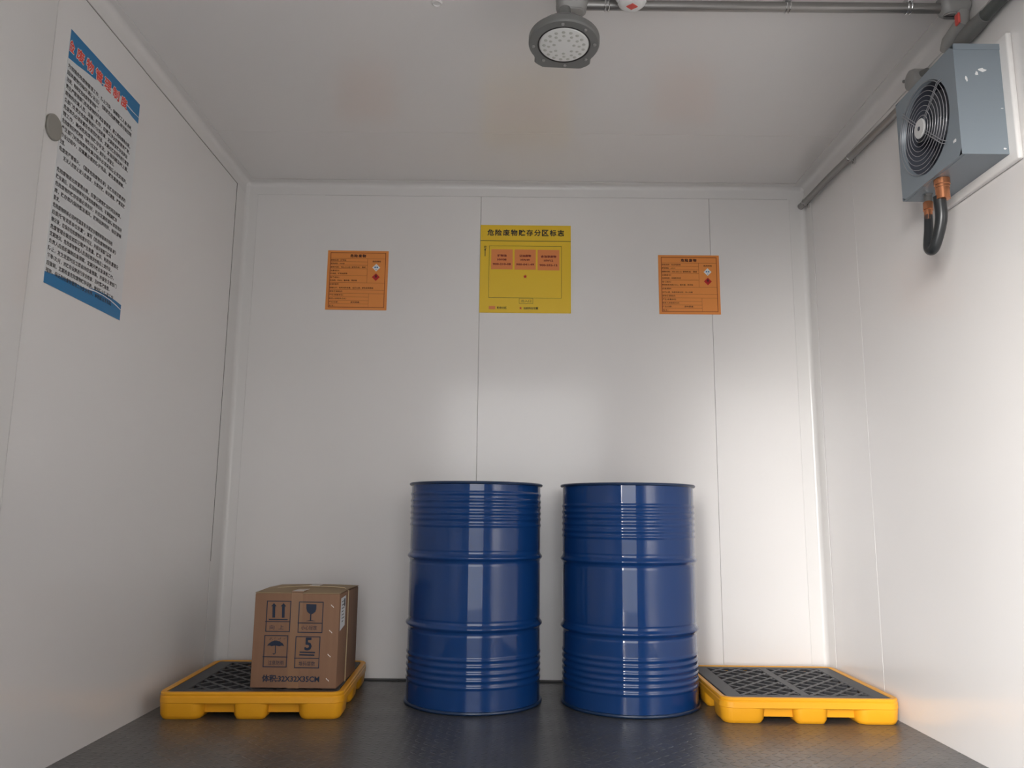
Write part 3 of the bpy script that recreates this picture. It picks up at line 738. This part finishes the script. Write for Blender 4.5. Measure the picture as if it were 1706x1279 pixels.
# ------------------------------------------------------------------ conduits
t = thing('ceiling_conduit', 'galvanised steel conduit running across the ceiling from lamp to right wall', 'pipe', (.2, -1.545, 2.463))
b = bmesh.new(); tube(b, [(.02, 0, .0), (1.235, .0, 0)], .0165, 20); link('tube', b, M_GALV, t)
for x in (.10, .705, 1.11):
    b = bmesh.new()
    for dx in (-.005, .007): torus(b, (x+dx, 0, 0), (1, 0, 0), .0180, .0022, 24, 6)
    box(b, (x-.010, -.024, .012), (x+.010, .024, .0305), .001, 1); link('clamp', b, M_CLAMP, t)
t = thing('wall_conduit', 'galvanised steel conduit running along the top of the right wall', 'pipe', (XR, -1.0, 2.36))
b = bmesh.new(); tube(b, [(-.024, .985, .026), (-.024, .6, .020), (-.024, 0.0, -.006), (-.024, -.47, -.004)], .0155, 20)
tube(b, [(-.024, .985, .026), (-.024, .988, .026)], .0165, 20); link('tube', b, M_GALV, t)
for y, z in ((.925, .025), (.375, .010)):
    b = bmesh.new(); torus(b, (-.024, y, z), (0, 1, 0), .0165, .003, 24, 6); box(b, (-.012, y-.008, z-.030), (-.0005, y+.008, z+.02), .001, 1); link('clamp', b, M_CLAMP, t)
b = bmesh.new(); tube(b, [(-.026, -.66, .0), (-.028, -1.2, -.005), (-.028, -2.2, -.01)], .020, 20); fl = link('large_tube', b, mat('grey_green_conduit', (.12, .13, .125), .45, .3), t); fl['label'] = 'thicker grey-green tube'

def cast_box(name, label, loc, sx, sy_, sz, cut=.02):
    t = thing(name, label, 'junction box', loc)
    b = bmesh.new(); lp = lambda k, z: [(x, y, z) for x, y in rrect(sx/2-k, sy_/2-k, cut, 4)]
    loft(b, [lp(.012, -sz), lp(.004, -sz*.82), lp(0, -sz*.55), lp(0, 0)]); link('housing', b, M_BOX, t)
    b = bmesh.new(); loft(b, [lp(.016, -sz-.003), lp(.014, -sz+.001)]); link('cover', b, M_BOX, t)
    return t
cast_box('conduit_box', 'grey cast junction box on the ceiling above the round lamp', (.184, -1.545, H), .104, .085, .060)
cast_box('conduit_box', 'grey cast junction box where the ceiling conduit meets the right wall', (1.462, -1.548, H), .10, .066, .060)
# sealing fitting with a red tag, joining the ceiling box to the wall conduit
t = thing('sealing_fitting', 'grey angled conduit fitting with a red tag above the wall fan', 'conduit fitting', (1.475, -1.55, 2.40))
b = bmesh.new(); tube(b, [(.008, -.004, .046), (.010, .0, .034), (.004, -.01, .030), (.0, -.02, -.004), (-.008, .055, -.026), (-.006, .085, -.040)], [.015, .016, .022, .026, .024, .017], 18)
link('elbow_body', b, M_BOX, t)
b = bmesh.new(); tube(b, [(.018, .05, -.041), (.018, .03, -.041), (.018, -.05, -.041), (.017, -.11, -.042)], [.018, .026, .028, .022], 18)
link('tee_body', b, M_LAMP, t)
b = bmesh.new(); box(b, (-.030, -.047, -.022), (-.022, -.022, .016), .003, 1); rt = link('red_tag', b, M_RED, t)
t = thing('conduit_outlet_box', 'small round grey junction box on the wall conduit behind the fan top', 'junction box', (1.486, -1.235, 2.385))
b = lathe(bmesh.new(), [(.034, .030), (.040, .026), (.040, -.012), (.036, -.024), (.028, -.028)], 32, axis=(1, 0, 0)); link('housing', b, M_BOX, t)
b = bmesh.new(); tube(b, [(-.016, .03, .015), (-.024, .044, .02)], .006, 10); link('cover_screw', b, M_LAMP, t)
b = bmesh.new(); tube(b, [(.006, -.035, .005), (.01, -.062, -.002)], .014, 14); link('gland', b, M_LAMP, t)

# ------------------------------------------------------------------ lamp
LX, LY, LZ = .155, -1.58, 2.295
t = thing('ceiling_lamp', 'round grey industrial lamp with frosted LED lens hanging from the ceiling', 'lamp', (LX, LY, LZ))
t.rotation_euler = (math.radians(-6), math.radians(2), 0)
b = bmesh.new(); n = 96
def outl(r, ins):
    o = []
    for k in range(n):
        a = 2*PI*k/n; x, y = r*math.cos(a), r*math.sin(a)
        # squared-off far side
        if y > 0.045:
            hx, hy = .094-ins, .118-ins
            m_ = min(hx/max(abs(math.cos(a)), 1e-6), hy/max(abs(math.sin(a)), 1e-6), r*1.16)
            m_ = max(r, m_) if abs(x) < .12 else r
            x, y = m_*math.cos(a), m_*math.sin(a)
        o.append((x, y))
    return o
def ring3(l, z): return [(x, y, z) for x, y in l]
circ = lambda r: [(r*math.cos(2*PI*k/n), r*math.sin(2*PI*k/n)) for k in range(n)]
loft(b, [ring3(circ(.084), .004), ring3(circ(.086), -.002), ring3(outl(.112, .004), -.002), ring3(outl(.116, 0), .003), ring3(outl(.116, 0), .022), ring3(circ(.108), .030), ring3(circ(.085), .055), ring3(circ(.050), .075), ring3(circ(.022), .098), ring3(circ(.0185), .14)], cap0=False)
link('lamp_housing', b, M_LAMP, t)
b = bmesh.new(); torus(b, (0, 0, -.001), (0, 0, 1), .0845, .0026, 72, 8); link('gasket', b, M_BLACK, t)
b = lathe(bmesh.new(), [(.0835, .001), (.078, -.004), (.05, -.008), (.01, -.0095)], 64); lens = link('lens', b, M_LENS, t)
b = bmesh.new()
for R_, cnt in ((.033, 7), (.049, 12), (.065, 17)):
    for k in range(cnt):
        a = 2*PI*k/cnt+R_*20; zz = -.0082+(R_/.0835)**2*.0045
        m_ = Matrix.Translation((R_*math.cos(a), R_*math.sin(a), zz-.0006)) @ Matrix.Diagonal((1, 1, .25, 1))
        bmesh.ops.create_uvsphere(b, u_segments=10, v_segments=6, radius=.0062, matrix=m_)
link('led_dots', b, M_LED, lens)
for k in range(7):
    a = 2*PI*k/8-PI*.62+.28; b = lathe(bmesh.new(), [(.0055, -.001), (.0055, -.0055), (.004, -.007)], 6, c=(.1*math.cos(a), .1*math.sin(a), 0), cap0=False); link('bolt', b, M_BOX, t)
b = bmesh.new(); tube(b, [(0, .012, .135), (0.0, .02, .15)], .0195, 20); link('neck_collar', b, M_LAMP, t)

# ------------------------------------------------------------------ smoke detector
t = thing('smoke_detector', 'round white smoke detector with a red mark at the top edge', 'detector', (.372, -1.629, H)); t.scale = (1, 1, 1.45)
b = lathe(bmesh.new(), [(.052, 0), (.052, -.012), (.058, -.016), (.058, -.034), (.052, -.042)], 64, cap1=True); link('base', b, M_DET, t)
b = bmesh.new()
for k in range(16):
    a = 2*PI*k/16; c_, s_ = math.cos(a), math.sin(a)
    m_ = Matrix.Translation((c_*.040, s_*.040, -.047)) @ Matrix.Rotation(a, 4, 'Z') @ Matrix.Diagonal((.014, .0035, .014, 1))
    bmesh.ops.create_cube(b, size=1, matrix=m_)
link('vent_ribs', b, M_DET, t, smooth=False)
b = lathe(bmesh.new(), [(.034, -.040), (.034, -.056)], 40); link('chamber', b, M_DARKF, t)
b = lathe(bmesh.new(), [(.044, -.053), (.044, -.057), (.036, -.062), (.025, -.064)], 48); cap = link('cap', b, M_DET, t)
b = bmesh.new(); s_ = .0155
dia = [(0, -s_), (s_*1.2, 0), (0, s_), (-s_*1.2, 0)]
loft(b, [[(x, y, -.0660) for x, y in dia], [(x, y, -.0642) for x, y in dia]])
bmesh.ops.recalc_face_normals(b, faces=b.faces)
link('red_mark', b, M_RED, cap, smooth=False)
